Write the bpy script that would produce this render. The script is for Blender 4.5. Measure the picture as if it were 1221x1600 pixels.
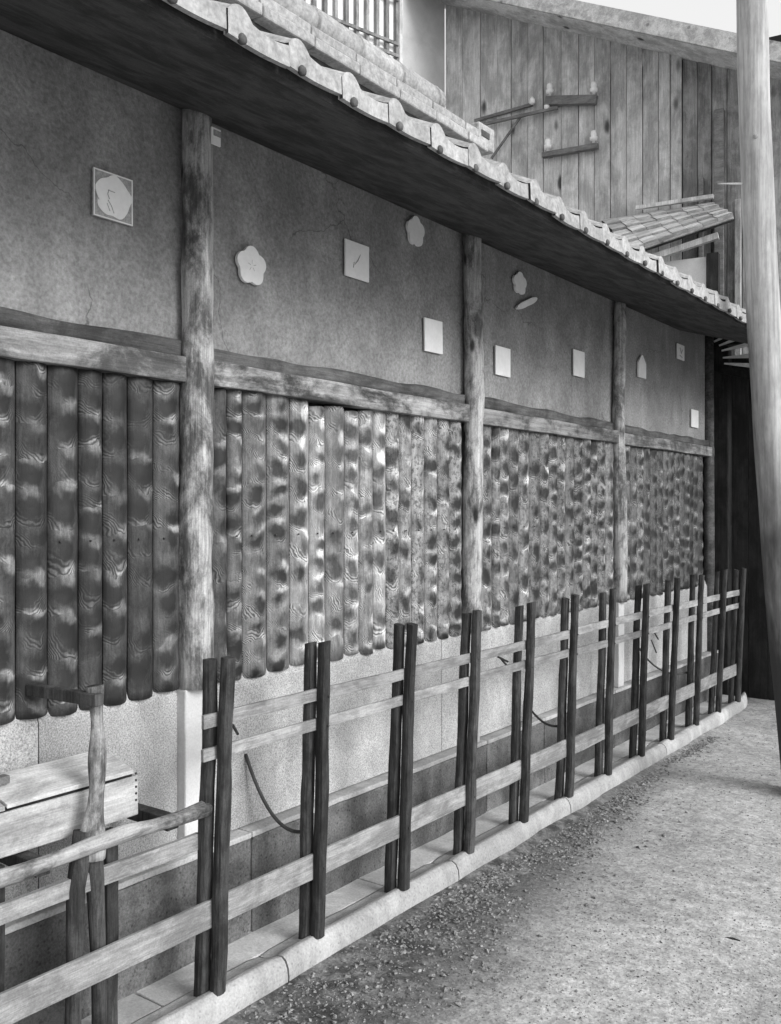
import bpy, math, random
from mathutils import Vector, Matrix, noise as mnoise

random.seed(11)
for o in list(bpy.data.objects):
    bpy.data.objects.remove(o)
S = bpy.context.scene
COL = S.collection
PI = math.pi

# ------------------------------------------------------------------ camera
TH = math.radians(36.7)
CAM = Vector((2.52, 0.0, 1.60))
FPX = 1450.0                       # focal length in photograph pixels (1221 x 1600)
cd = bpy.data.cameras.new('camera')
cam = bpy.data.objects.new('camera', cd)
COL.objects.link(cam)
cam.location = CAM
cam.rotation_euler = (PI / 2, 0, TH)
cd.sensor_fit = 'VERTICAL'
cd.sensor_height = 36.0
cd.lens = 36.0 * FPX / 1600.0
cd.shift_y = -5.0 / 1600.0
cd.clip_start = 0.05
cd.clip_end = 500
S.camera = cam

# ------------------------------------------------------------------ world and sun (overcast)
SUN_AZ = math.radians(92)          # from +Y towards +X
SUN_EL = math.radians(27)
w = bpy.data.worlds.new('World')
S.world = w
w.use_nodes = True
wn = w.node_tree
for n in list(wn.nodes):
    wn.nodes.remove(n)
sky = wn.nodes.new('ShaderNodeTexSky')
sky.sky_type = 'NISHITA'
sky.sun_disc = False
sky.sun_elevation = SUN_EL
sky.sun_rotation = SUN_AZ
sky.dust_density = 4.0
bw = wn.nodes.new('ShaderNodeRGBToBW')
bg = wn.nodes.new('ShaderNodeBackground')
bg.inputs['Strength'].default_value = 0.14
wo = wn.nodes.new('ShaderNodeOutputWorld')
wn.links.new(sky.outputs[0], bw.inputs[0])
ov = wn.nodes.new('ShaderNodeMix')       # even cloud layer over most of the clear sky
ov.inputs[0].default_value = 0.7
wn.links.new(bw.outputs[0], ov.inputs[2])
ov.inputs[3].default_value = 3.6
wn.links.new(ov.outputs[0], bg.inputs['Color'])
wn.links.new(bg.outputs[0], wo.inputs['Surface'])
sd = bpy.data.lights.new('sun', 'SUN')
sd.energy = 1.15
sd.angle = math.radians(28)
sd.color = (1, 1, 1)
sun = bpy.data.objects.new('sun', sd)
COL.objects.link(sun)
L = Vector((math.sin(SUN_AZ) * math.cos(SUN_EL), math.cos(SUN_AZ) * math.cos(SUN_EL), math.sin(SUN_EL)))
sun.rotation_euler = L.to_track_quat('Z', 'Y').to_euler()
sun.location = (6, 8, 10)
S.view_settings.view_transform = 'Standard'
S.view_settings.look = 'None'
S.view_settings.gamma = 1.0
S.view_settings.use_curve_mapping = False
S.view_settings.exposure = 1.08
S.render.engine = 'CYCLES'

# ------------------------------------------------------------------ layout helpers (photo pixel -> point on a real plane)
RIGHT = Vector((math.cos(TH), math.sin(TH), 0))
FWD = Vector((-math.sin(TH), math.cos(TH), 0))


def ray(u, v):
    return FWD + RIGHT * ((u - 610.5) / FPX) + Vector((0, 0, (795 - v) / FPX))


def atx(u, v, x):                  # on the plane x = const (parallel to the house wall)
    d = ray(u, v)
    return CAM + d * ((x - CAM.x) / d.x)


def aty(u, v, y):
    d = ray(u, v)
    return CAM + d * ((y - CAM.y) / d.y)


def atz(u, v, z):
    d = ray(u, v)
    return CAM + d * ((z - CAM.z) / d.z)


def atd(u, v, dep):
    return CAM + ray(u, v) * dep


def hit(u, v, p0, n):
    d = ray(u, v)
    return CAM + d * ((p0 - CAM).dot(n) / d.dot(n))


def yat(u, x):
    return atx(u, 795, x).y


# ------------------------------------------------------------------ node helpers
class NT:
    def __init__(s, name):
        s.m = bpy.data.materials.new(name)
        s.m.use_nodes = True
        s.t = s.m.node_tree
        s.b = s.t.nodes['Principled BSDF']
        s.b.inputs['Specular IOR Level'].default_value = 0.3

    def new(s, typ, **kw):
        n = s.t.nodes.new(typ)
        for k, v in kw.items():
            setattr(n, k, v)
        return n

    def put(s, sock, val):
        if isinstance(val, bpy.types.NodeSocket):
            s.t.links.new(val, sock)
        else:
            sock.default_value = val

    def math(s, op, a, b=0.0, c=None, clamp=False):
        n = s.new('ShaderNodeMath', operation=op)
        n.use_clamp = clamp
        s.put(n.inputs[0], a)
        s.put(n.inputs[1], b)
        if c is not None:
            s.put(n.inputs[2], c)
        return n.outputs[0]

    def vmath(s, op, a, b):
        n = s.new('ShaderNodeVectorMath', operation=op)
        s.put(n.inputs[0], a)
        s.put(n.inputs[1], b)
        return n.outputs[0]

    def coord(s, stretch=(1, 1, 1), rand=True, world=False):
        if world:
            c = s.new('ShaderNodeNewGeometry').outputs['Position']
        else:
            c = s.new('ShaderNodeTexCoord').outputs['Object']
        c = s.vmath('MULTIPLY', c, stretch)
        if rand:
            oi = s.new('ShaderNodeObjectInfo').outputs['Random']
            r = s.vmath('MULTIPLY', (37.0, 53.0, 71.0), (1, 1, 1))
            n = s.new('ShaderNodeVectorMath', operation='SCALE')
            n.inputs[0].default_value = (37.0, 53.0, 71.0)
            s.put(n.inputs['Scale'], oi)
            c = s.vmath('ADD', c, n.outputs[0])
        return c

    def noise(s, vec, scale, detail=4, rough=0.55, dist=0.0):
        n = s.new('ShaderNodeTexNoise')
        s.put(n.inputs['Vector'], vec)
        n.inputs['Scale'].default_value = scale
        n.inputs['Detail'].default_value = detail
        n.inputs['Roughness'].default_value = rough
        n.inputs['Distortion'].default_value = dist
        return n.outputs['Fac']

    def voro(s, vec, scale, rnd=1.0, feature='F1'):
        n = s.new('ShaderNodeTexVoronoi', feature=feature)
        s.put(n.inputs['Vector'], vec)
        n.inputs['Scale'].default_value = scale
        n.inputs['Randomness'].default_value = rnd
        return n

    def rng(s, v, a, b, c, d, smooth=True):
        n = s.new('ShaderNodeMapRange')
        if smooth:
            n.interpolation_type = 'SMOOTHSTEP'
        s.put(n.inputs[0], v)
        for i, q in enumerate((a, b, c, d)):
            s.put(n.inputs[i + 1], q)
        return n.outputs[0]

    def mix(s, f, a, b):
        n = s.new('ShaderNodeMix')
        s.put(n.inputs[0], f)
        s.put(n.inputs[2], a)
        s.put(n.inputs[3], b)
        return n.outputs[0]

    def done(s, val, rough=0.85, height=None, bump=0.3, dist=0.01):
        s.put(s.b.inputs['Base Color'], val)
        s.put(s.b.inputs['Roughness'], rough)
        if height is not None:
            n = s.new('ShaderNodeBump')
            n.inputs['Strength'].default_value = bump
            n.inputs['Distance'].default_value = dist
            s.put(n.inputs['Height'], height)
            s.t.links.new(n.outputs[0], s.b.inputs['Normal'])
        return s.m


def grey(name, lo, hi, scale=3.0, stretch=(1, 1, 1), rough=0.85, fine=90.0, fine_amt=0.35, bump=0.4, dist=0.004,
         vary=0.25, speck=0.0, speck_scale=60, world=False, stain=0.0, crack=0.0):
    """neutral, mottled material: large patches, fine grain, per-object tone"""
    t = NT(name)
    c = t.coord(stretch, rand=not world, world=world)
    big = t.noise(c, scale, 6, 0.6, 0.4)
    v = t.rng(big, 0.3, 0.72, lo, hi)
    f = t.noise(c, fine, 5, 0.65)
    v = t.math('MULTIPLY', v, t.rng(f, 0.25, 0.75, 1 - fine_amt, 1 + fine_amt, False))
    if vary:
        oi = t.new('ShaderNodeObjectInfo').outputs['Random']
        v = t.math('MULTIPLY', v, t.rng(oi, 0, 1, 1 - vary, 1 + vary, False))
    if speck:
        q = t.voro(c, speck_scale).outputs['Distance']
        k = t.rng(q, 0.10, 0.28, 1 - speck, 1.0)
        v = t.math('MULTIPLY', v, k)
    if stain:
        q = t.noise(t.vmath('MULTIPLY', c, (1, 1, 0.45)), 2.6, 7, 0.7, 0.6)
        v = t.math('MULTIPLY', v, t.rng(q, 0.42, 0.62, 1 - stain, 1.0))
    if crack:
        cw = t.vmath('ADD', c, t.vmath('MULTIPLY', t.vmath('SUBTRACT', warpcol(t, c), (0.5, 0.5, 0.5)), (0.25, 0.25, 0.25)))
        q = t.voro(cw, 1.3, 1.0, 'DISTANCE_TO_EDGE').outputs['Distance']
        k = t.rng(q, 0.0, 0.006, 1.0, 0.0)
        k = t.math('MULTIPLY', k, t.rng(t.noise(c, 2.1, 2), 0.5, 0.58, 0.0, crack))
        v = t.math('MULTIPLY', v, t.math('SUBTRACT', 1.0, k))
    return t.done(v, rough, f, bump, dist)


def warpcol(t, c):
    n = t.new('ShaderNodeTexNoise')
    t.put(n.inputs['Vector'], c)
    n.inputs['Scale'].default_value = 6
    n.inputs['Detail'].default_value = 4
    return n.outputs['Color']


def wood(name, lo, hi, axis='z', scale=1.0, rough=0.75, vary=0.3, knots=0.0, bump=0.35, stain=0.5):
    """grained wood: streaks along an axis, blotchy weathering, a few knots"""
    t = NT(name)
    st = {'x': (0.05, 1, 1), 'y': (1, 0.05, 1), 'z': (1, 1, 0.05)}[axis]
    c = t.coord((1, 1, 1))
    cs = t.vmath('MULTIPLY', c, st)
    g = t.noise(cs, 80 * scale, 8, 0.7, 0.4)
    g2 = t.noise(cs, 300 * scale, 4, 0.65)
    v = t.rng(g, 0.32, 0.68, lo, hi, False)
    v = t.math('MULTIPLY', v, t.rng(g2, 0.3, 0.7, 0.8, 1.2, False))
    gr = t.noise(c, 160, 4, 0.7)
    v = t.math('MULTIPLY', v, t.rng(gr, 0.3, 0.7, 0.82, 1.18, False))
    b = t.noise(t.vmath('MULTIPLY', c, {'x': (0.5, 1, 1), 'y': (1, 0.5, 1), 'z': (1, 1, 0.5)}[axis]), 11 * scale, 8, 0.72, 0.3)
    v = t.math('MULTIPLY', v, t.rng(b, 0.38, 0.62, 1 - stain, 1 + stain * 0.4))
    if knots:
        kc = t.vmath('MULTIPLY', c, {'x': (0.4, 1, 1), 'y': (1, 0.4, 1), 'z': (1, 1, 0.4)}[axis])
        q = t.voro(kc, 9 * scale).outputs['Distance']
        k = t.rng(q, 0.06, 0.16, 1 - knots, 1.0)
        v = t.math('MULTIPLY', v, k)
    oi = t.new('ShaderNodeObjectInfo').outputs['Random']
    v = t.math('MULTIPLY', v, t.rng(oi, 0, 1, 1 - vary, 1 + vary, False))
    h = t.math('ADD', g, t.math('MULTIPLY', g2, 0.5))
    return t.done(v, rough, h, bump, 0.004)


def adzed_board():
    """adzed, scorched boards: dark scallops one above the other, ringed grain round each"""
    t = NT('adzed_board')
    c = t.coord((1, 1, 1))
    wv = t.new('ShaderNodeTexNoise')
    t.put(wv.inputs['Vector'], c)
    wv.inputs['Scale'].default_value = 9
    wv.inputs['Detail'].default_value = 3
    off = t.vmath('SUBTRACT', wv.outputs['Color'], (0.5, 0.5, 0.5))
    off = t.vmath('MULTIPLY', off, (0.05, 0.05, 0.07))
    cw = t.vmath('ADD', c, off)
    oc = t.new('ShaderNodeObjectInfo')
    sc = t.new('ShaderNodeSeparateColor')
    t.put(sc.inputs[0], oc.outputs['Color'])
    light, contrast, spot = sc.outputs[0], sc.outputs[1], sc.outputs[2]
    # a scallop every hand's breadth up the board, each a little different
    rnd = oc.outputs['Random']
    sp_ = t.new('ShaderNodeSeparateXYZ')
    t.put(sp_.inputs[0], t.new('ShaderNodeTexCoord').outputs['Object'])
    so = t.new('ShaderNodeSeparateXYZ')
    t.put(so.inputs[0], off)
    per = t.rng(t.math('FRACT', t.math('MULTIPLY', rnd, 7.31)), 0, 1, 7.5, 12.0, False)
    zz = t.math('MULTIPLY_ADD', t.math('MULTIPLY_ADD', so.outputs[2], 1.6, sp_.outputs[2]), per, t.math('MULTIPLY', rnd, 31.0))
    row = t.math('FLOOR', zz)
    wn_ = t.new('ShaderNodeTexWhiteNoise', noise_dimensions='2D')
    cb = t.new('ShaderNodeCombineXYZ')
    t.put(cb.inputs[0], row)
    t.put(cb.inputs[1], rnd)
    t.put(wn_.inputs['Vector'], cb.outputs[0])
    rv = wn_.outputs['Value']
    yo = t.math('MULTIPLY', t.math('SUBTRACT', rv, 0.5), 0.045)
    dy = t.math('MULTIPLY', t.math('ADD', t.math('MULTIPLY_ADD', so.outputs[1], 1.5, sp_.outputs[1]), yo), 9.0)
    dz = t.math('SUBTRACT', t.math('FRACT', zz), 0.5)
    # tongue-shaped: sags downward in the middle of the board
    dz = t.math('ADD', dz, t.math('MULTIPLY', t.math('MULTIPLY', dy, dy), -0.35))
    d = t.math('SQRT', t.math('ADD', t.math('MULTIPLY', dy, dy), t.math('MULTIPLY', dz, dz)))
    en = t.noise(c, 22, 6, 0.72)
    d = t.math('ADD', d, t.math('MULTIPLY', t.math('SUBTRACT', en, 0.5), 0.5))
    d = t.math('ADD', d, t.math('MULTIPLY', t.math('SUBTRACT', t.math('FRACT', t.math('MULTIPLY', rv, 9.3)), 0.5), 0.16))
    blob = t.math('ADD', t.math('MULTIPLY', t.rng(d, 0.08, 0.64, 1.0, 0.0), 0.72), t.math('MULTIPLY', t.rng(d, 0.10, 0.40, 1.0, 0.0), 0.32), clamp=True)
    blob = t.math('MULTIPLY', blob, t.rng(rv, 0.05, 0.45, 0.35, 1.0))
    # pale polished swell between two scallops, its highlight put into the colour
    zz2 = t.math('ADD', zz, 0.5)
    wn2 = t.new('ShaderNodeTexWhiteNoise', noise_dimensions='2D')
    cb2 = t.new('ShaderNodeCombineXYZ')
    t.put(cb2.inputs[0], t.math('FLOOR', zz2))
    t.put(cb2.inputs[1], t.math('ADD', rnd, 3.7))
    t.put(wn2.inputs['Vector'], cb2.outputs[0])
    rv2 = wn2.outputs['Value']
    dz2 = t.math('SUBTRACT', t.math('FRACT', zz2), 0.5)
    dy2 = t.math('ADD', dy, t.math('MULTIPLY', t.math('SUBTRACT', rv2, 0.5), -0.5))
    d2 = t.math('SQRT', t.math('ADD', t.math('MULTIPLY', dy2, dy2), t.math('MULTIPLY', t.math('MULTIPLY', dz2, dz2), 1.6)))
    d2 = t.math('ADD', d2, t.math('MULTIPLY', t.math('SUBTRACT', en, 0.5), 0.4))
    swell = t.math('MULTIPLY', t.rng(d2, 0.12, 0.38, 1.0, 0.0), t.rng(rv2, 0.25, 0.7, 0.05, 1.0))
    ph = t.math('ADD', t.math('MULTIPLY', t.math('SUBTRACT', t.math('MULTIPLY', dz, 0.8), t.math('MULTIPLY', t.math('MULTIPLY', dy, dy), 1.3)), 62.0), t.math('MULTIPLY', t.noise(c, 16, 3), 9.0))
    ring = t.math('SINE', ph)
    ringmask = t.math('MULTIPLY', t.rng(d, 0.22, 0.36, 0.0, 1.0), t.rng(dz, -0.2, 0.1, 1.0, 0.1))
    ringmask = t.math('MULTIPLY', ringmask, t.rng(t.noise(c, 9, 3), 0.42, 0.56, 0.0, 1.0))
    streak = t.noise(t.vmath('MULTIPLY', c, (1, 1, 0.06)), 120, 6, 0.68)
    patch = t.noise(t.vmath('MULTIPLY', c, (1, 1, 0.35)), 14, 6, 0.7, 0.3)
    alpha = oc.outputs['Alpha']
    v = t.math('MULTIPLY', light, t.rng(patch, 0.36, 0.62, 0.68, 1.2))
    v = t.math('MULTIPLY', v, t.rng(streak, 0.3, 0.7, 0.62, 1.3, False))
    v = t.math('MULTIPLY', v, t.math('ADD', 1.0, t.math('MULTIPLY', swell, alpha)))
    v = t.math('MULTIPLY', v, t.math('ADD', 1.0, t.math('MULTIPLY', t.math('MULTIPLY', ring, ringmask), 0.7)))
    v = t.math('MULTIPLY', v, t.math('SUBTRACT', 1.0, t.math('MULTIPLY', blob, contrast)))
    sm = t.rng(t.noise(c, 45, 6, 0.72), 0.48, 0.60, 1.0, t.math('SUBTRACT', 1.0, spot))
    v = t.math('MULTIPLY', v, sm)
    v = t.math('MULTIPLY', v, t.rng(t.noise(c, 260, 3, 0.7), 0.3, 0.7, 0.8, 1.2, False))
    v = t.math('MAXIMUM', v, 0.02)
    h = t.math('ADD', t.math('MULTIPLY', d, 0.8), t.math('MULTIPLY', streak, 0.25))
    return t.done(v, 0.6, h, 0.5, 0.008)


MT = {}
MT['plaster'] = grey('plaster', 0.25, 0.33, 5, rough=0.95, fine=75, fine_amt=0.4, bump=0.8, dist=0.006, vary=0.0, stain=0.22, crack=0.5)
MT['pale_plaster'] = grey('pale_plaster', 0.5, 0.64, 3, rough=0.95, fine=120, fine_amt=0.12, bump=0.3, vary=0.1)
MT['dado'] = grey('dado_stone', 0.36, 0.49, 4, rough=0.9, fine=190, fine_amt=0.75, bump=0.35, dist=0.002, vary=0.1, speck=0.3, speck_scale=130, stain=0.2)
MT['plinth'] = grey('plinth_stone', 0.09, 0.19, 5, rough=0.9, fine=120, fine_amt=0.5, bump=0.7, dist=0.006, vary=0.2, speck=0.5, speck_scale=45, stain=0.4)
MT['kerb'] = grey('kerb_stone', 0.36, 0.52, 4, rough=0.9, fine=110, fine_amt=0.25, bump=0.5, dist=0.004, vary=0.1, speck=0.25, speck_scale=50, stain=0.3)
MT['apron'] = grey('apron_cement', 0.54, 0.70, 5, rough=0.9, fine=110, fine_amt=0.25, bump=0.4, dist=0.003, vary=0.06, stain=0.3)
MT['log'] = wood('log_wood', 0.17, 0.46, 'z', 0.9, 0.75, 0.1, 0.85, 0.6, 0.75)
MT['beam'] = wood('beam_wood', 0.16, 0.38, 'y', 0.6, 0.75, 0.2, 0.4, 0.4, 0.85)
MT['beam_grey'] = wood('grey_beam_wood', 0.11, 0.27, 'y', 0.6, 0.75, 0.15, 0.4, 0.4, 0.7)
MT['beam_dark'] = wood('dark_beam_wood', 0.05, 0.13, 'y', 0.6, 0.8, 0.2, 0.4, 0.5, 0.5)
MT['fence_post'] = wood('fence_post_wood', 0.022, 0.075, 'z', 1.2, 0.85, 0.3, 0.0, 0.7, 0.5)
MT['fence_rail'] = wood('fence_rail_wood', 0.2, 0.34, 'y', 1.0, 0.8, 0.15, 0.0, 0.4, 0.35)
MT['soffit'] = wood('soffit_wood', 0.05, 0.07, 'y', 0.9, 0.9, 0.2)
MT['tile'] = grey('roof_tile', 0.26, 0.40, 25, rough=0.65, fine=70, fine_amt=0.35, bump=0.3, vary=0.12)
MT['tile_shade'] = grey('shaded_tile', 0.06, 0.12, 14, rough=0.7, fine=90, fine_amt=0.3, bump=0.4, vary=0.3)  # tile with shade put into its colour, for the bosses and the slot
MT['plank'] = wood('plank_wood', 0.44, 0.62, 'z', 0.35, 0.85, 0.12, 0.85, 0.4, 0.35)
MT['plank_dark'] = wood('dark_plank_wood', 0.2, 0.34, 'z', 0.5, 0.85, 0.3, 0.4, 0.4, 0.4)
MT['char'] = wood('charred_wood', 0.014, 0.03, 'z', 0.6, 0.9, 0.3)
MT['paper'] = grey('white_paper', 0.78, 0.86, 10, rough=0.9, fine=60, fine_amt=0.05, bump=0.1, vary=0.05)
MT['ink'] = grey('grey_ink', 0.28, 0.42, 60, rough=0.9, fine=200, fine_amt=0.3, bump=0.0, vary=0.1)
MT['porcelain'] = grey('porcelain', 0.78, 0.86, 12, rough=0.3, fine=30, fine_amt=0.05, bump=0.0, vary=0.05)
MT['iron'] = grey('iron', 0.03, 0.06, 20, rough=0.6, fine=90, fine_amt=0.3, bump=0.4, vary=0.1)
def pole_mat():
    t = NT('pole_wood')
    c = t.coord((1, 1, 1), rand=False)
    g = t.noise(t.vmath('MULTIPLY', c, (1, 1, 0.04)), 40, 6, 0.65)
    v = t.math('MULTIPLY', t.rng(g, 0.3, 0.7, 0.28, 0.48), t.rng(t.noise(t.vmath('MULTIPLY', c, (1, 1, 0.3)), 12, 6, 0.7), 0.35, 0.65, 0.75, 1.1))
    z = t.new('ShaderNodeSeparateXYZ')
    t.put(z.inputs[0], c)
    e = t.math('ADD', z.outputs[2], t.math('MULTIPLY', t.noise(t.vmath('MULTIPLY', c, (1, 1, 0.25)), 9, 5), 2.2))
    v = t.mix(t.rng(e, 1.9, 3.1, 1.0, 0.0), v, 0.055)     # darker towards the foot, with a ragged edge
    return t.done(v, 0.8, g, 0.3, 0.004)


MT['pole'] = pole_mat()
MT['pale_wood'] = wood('pale_wood', 0.36, 0.52, 'y', 0.7, 0.8, 0.1, 0.5, 0.3, 0.35)
MT['pale_slat'] = wood('pale_slat', 0.72, 0.85, 'x', 0.7, 0.7, 0.1, 0.0, 0.2, 0.15)  # near-white, sky light put into the colour of the fan slats
MT['cross'] = wood('cross_arm_wood', 0.14, 0.24, 'x', 0.8, 0.8, 0.1, 0.0, 0.3, 0.3)
MT['board'] = adzed_board()
MT['shingle'] = wood('shingle_wood', 0.36, 0.6, 'x', 0.8, 0.85, 0.2, 0.0, 0.3, 0.3)
MT['gravel'] = grey('gravel', 0.05, 0.36, 60, rough=0.9, fine=120, fine_amt=0.25, bump=0.3, vary=0, world=True)


def dirt():
    t = NT('dirt')
    c = t.new('ShaderNodeNewGeometry').outputs['Position']
    sx = t.new('ShaderNodeSeparateXYZ')
    t.put(sx.inputs[0], c)
    x, y = sx.outputs[0], sx.outputs[1]
    big = t.noise(c, 1.7, 6, 0.62, 0.3)
    mid = t.noise(c, 11, 6, 0.65, 0.3)
    fin = t.noise(c, 95, 5, 0.7)
    v = t.rng(big, 0.3, 0.7, 0.39, 0.54)
    v = t.math('MULTIPLY', v, t.rng(mid, 0.3, 0.7, 0.78, 1.16))
    v = t.math('MULTIPLY', v, t.rng(fin, 0.3, 0.7, 0.65, 1.35, False))
    v = t.math('MULTIPLY', v, t.rng(t.noise(c, 34, 5, 0.7), 0.3, 0.7, 0.72, 1.25))
    # damp gutter of broken stone along the kerb: wide near the camera, thin far away
    wdt = t.rng(y, 1.5, 6.0, 0.85, 0.05, False)
    edge = t.math('SUBTRACT', t.math('SUBTRACT', x, 0.36), t.math('MULTIPLY', wdt, t.rng(mid, 0.25, 0.75, 0.55, 1.4, False)))
    damp = t.rng(edge, -0.28, 0.16, 1.0, 0.0)
    v = t.math('MULTIPLY', v, t.mix(damp, 1.0, t.rng(mid, 0.35, 0.65, 0.16, 0.42)))
    ps = t.voro(c, 55).outputs['Distance']
    v = t.math('MULTIPLY', v, t.rng(ps, 0.1, 0.3, 0.75, 1.0))
    h = t.math('ADD', t.math('MULTIPLY', mid, 1.0), t.math('MULTIPLY', fin, 0.5))
    return t.done(v, 0.95, h, 0.8, 0.012)


MT['dirt'] = dirt()

# ------------------------------------------------------------------ mesh helpers


class MB:
    def __init__(s):
        s.v = []
        s.f = []

    def add(s, vs, fs):
        k = len(s.v)
        s.v += [tuple(p) for p in vs]
        s.f += [tuple(i + k for i in f) for f in fs]
        return s

    def box(s, x0, x1, y0, y1, z0, z1):
        vs = [(x, y, z) for x in (x0, x1) for y in (y0, y1) for z in (z0, z1)]
        return s.add(vs, [(0, 1, 3, 2), (4, 6, 7, 5), (0, 4, 5, 1), (2, 3, 7, 6), (0, 2, 6, 4), (1, 5, 7, 3)])

    def obox(s, c, ax, ay, az, hx, hy, hz):
        c = Vector(c)
        vs = [c + ax * (hx * i) + ay * (hy * j) + az * (hz * k) for i in (-1, 1) for j in (-1, 1) for k in (-1, 1)]
        return s.add(vs, [(0, 1, 3, 2), (4, 6, 7, 5), (0, 4, 5, 1), (2, 3, 7, 6), (0, 2, 6, 4), (1, 5, 7, 3)])

    def bar(s, a, b, wx, wz, up=Vector((0, 0, 1))):
        a, b = Vector(a), Vector(b)
        d = (b - a)
        l = d.length
        d.normalize()
        side = d.cross(up)
        if side.length < 1e-4:
            side = Vector((1, 0, 0))
        side.normalize()
        u = side.cross(d).normalized()
        return s.obox((a + b) / 2, d, side, u, l / 2, wx / 2, wz / 2)

    def rbox(s, x0, x1, y0, y1, z0, z1, n=(2, 8, 2), amp=0.004, fr=7.0, seed=0.0, rnd=0.0):
        """box cut into a grid, its surface roughened by noise"""
        idx = {}
        vs = []
        fs = []
        nx, ny, nz = n

        def P(i, j, k):
            if (i, j, k) not in idx:
                p = Vector((x0 + (x1 - x0) * i / nx, y0 + (y1 - y0) * j / ny, z0 + (z1 - z0) * k / nz))
                q = p + mnoise.noise_vector(p * fr + Vector((seed, seed * 1.7, seed * 0.3))) * amp
                if rnd:
                    cx, cy, cz = (x0 + x1) / 2, (y0 + y1) / 2, (z0 + z1) / 2
                    on = (i in (0, nx)) + (j in (0, ny)) + (k in (0, nz))
                    if on >= 2:
                        q += Vector((math.copysign(rnd, cx - p.x) if i in (0, nx) else 0,
                                     math.copysign(rnd, cy - p.y) if j in (0, ny) else 0,
                                     math.copysign(rnd, cz - p.z) if k in (0, nz) else 0))
                idx[(i, j, k)] = len(vs)
                vs.append(q)
            return idx[(i, j, k)]
        for i in range(nx):
            for j in range(ny):
                fs.append((P(i, j, 0), P(i, j + 1, 0), P(i + 1, j + 1, 0), P(i + 1, j, 0)))
                fs.append((P(i, j, nz), P(i + 1, j, nz), P(i + 1, j + 1, nz), P(i, j + 1, nz)))
        for i in range(nx):
            for k in range(nz):
                fs.append((P(i, 0, k), P(i + 1, 0, k), P(i + 1, 0, k + 1), P(i, 0, k + 1)))
                fs.append((P(i, ny, k), P(i, ny, k + 1), P(i + 1, ny, k + 1), P(i + 1, ny, k)))
        for j in range(ny):
            for k in range(nz):
                fs.append((P(0, j, k), P(0, j, k + 1), P(0, j + 1, k + 1), P(0, j + 1, k)))
                fs.append((P(nx, j, k), P(nx, j + 1, k), P(nx, j + 1, k + 1), P(nx, j, k + 1)))
        return s.add(vs, fs)

    def tube(s, pts, rads, n=10, wob=0.0, fr=8.0, seed=0.0, cap=True):
        pts = [Vector(p) for p in pts]
        vs = []
        fs = []
        ref = None
        for i, p in enumerate(pts):
            d = (pts[min(i + 1, len(pts) - 1)] - pts[max(i - 1, 0)]).normalized()
            if ref is None:
                ref = Vector((1, 0, 0)) if abs(d.x) < 0.9 else Vector((0, 1, 0))
            a = (ref - d * ref.dot(d)).normalized()
            ref = a
            b = d.cross(a)
            r = rads[i] if hasattr(rads, '__len__') else rads
            for k in range(n):
                an = 2 * PI * k / n
                dirv = a * math.cos(an) + b * math.sin(an)
                rr = r
                if wob:
                    rr *= 1 + wob * mnoise.noise(dirv * 1.2 + p * fr + Vector((seed, seed, seed)))
                vs.append(p + dirv * rr)
        for i in range(len(pts) - 1):
            for k in range(n):
                fs.append((i * n + k, i * n + (k + 1) % n, (i + 1) * n + (k + 1) % n, (i + 1) * n + k))
        if cap:
            fs.append(tuple(reversed(range(n))))
            fs.append(tuple((len(pts) - 1) * n + k for k in range(n)))
        return s.add(vs, fs)

    def prism(s, outline, x0, x1):
        """outline in (y, z), extruded in x"""
        n = len(outline)
        vs = [(x0, y, z) for y, z in outline] + [(x1, y, z) for y, z in outline]
        fs = [tuple(range(n)), tuple(reversed(range(n, 2 * n)))]
        fs += [(i, n + i, n + (i + 1) % n, (i + 1) % n) for i in range(n)]
        return s.add(vs, fs)

    def grid(s, fn, nu, nv):
        vs = [fn(i / nu, j / nv) for i in range(nu + 1) for j in range(nv + 1)]
        fs = [(i * (nv + 1) + j, (i + 1) * (nv + 1) + j, (i + 1) * (nv + 1) + j + 1, i * (nv + 1) + j + 1)
              for i in range(nu) for j in range(nv)]
        return s.add(vs, fs)

    def lathe(s, c, prof, n=12):
        c = Vector(c)
        vs = []
        fs = []
        for r, z in prof:
            for k in range(n):
                a = 2 * PI * k / n
                vs.append(c + Vector((r * math.cos(a), r * math.sin(a), z)))
        for i in range(len(prof) - 1):
            for k in range(n):
                fs.append((i * n + k, i * n + (k + 1) % n, (i + 1) * n + (k + 1) % n, (i + 1) * n + k))
        fs.append(tuple(reversed(range(n))))
        fs.append(tuple((len(prof) - 1) * n + k for k in range(n)))
        return s.add(vs, fs)

    def mesh(s, name, mat, smooth=False):
        me = bpy.data.meshes.new(name)
        me.from_pydata(s.v, [], s.f)
        me.materials.append(mat)
        import bmesh
        bm = bmesh.new()
        bm.from_mesh(me)
        bmesh.ops.recalc_face_normals(bm, faces=bm.faces)
        bm.to_mesh(me)
        bm.free()
        if smooth:
            for p in me.polygons:
                p.use_smooth = True
        return me


def wloc(o):
    p = Vector((0, 0, 0))
    while o is not None:
        p = p + o.location
        o = o.parent
    return p


def obj(name, mb, mat, parent=None, smooth=False, loc=None, bevel=0.0, me=None):
    """mesh given in world coordinates (or round loc); linked as one object"""
    if me is None:
        me = mb.mesh(name, MT[mat] if isinstance(mat, str) else mat, smooth)
    o = bpy.data.objects.new(name, me)
    COL.objects.link(o)
    target = Vector(loc) if loc is not None else Vector((0, 0, 0))
    if parent is not None:
        o.parent = parent
        o.location = target - wloc(parent)
    else:
        o.location = target
    if bevel:
        b = o.modifiers.new('bevel', 'BEVEL')
        b.width = bevel
        b.segments = 2
        b.limit_method = 'ANGLE'
    return o


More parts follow.
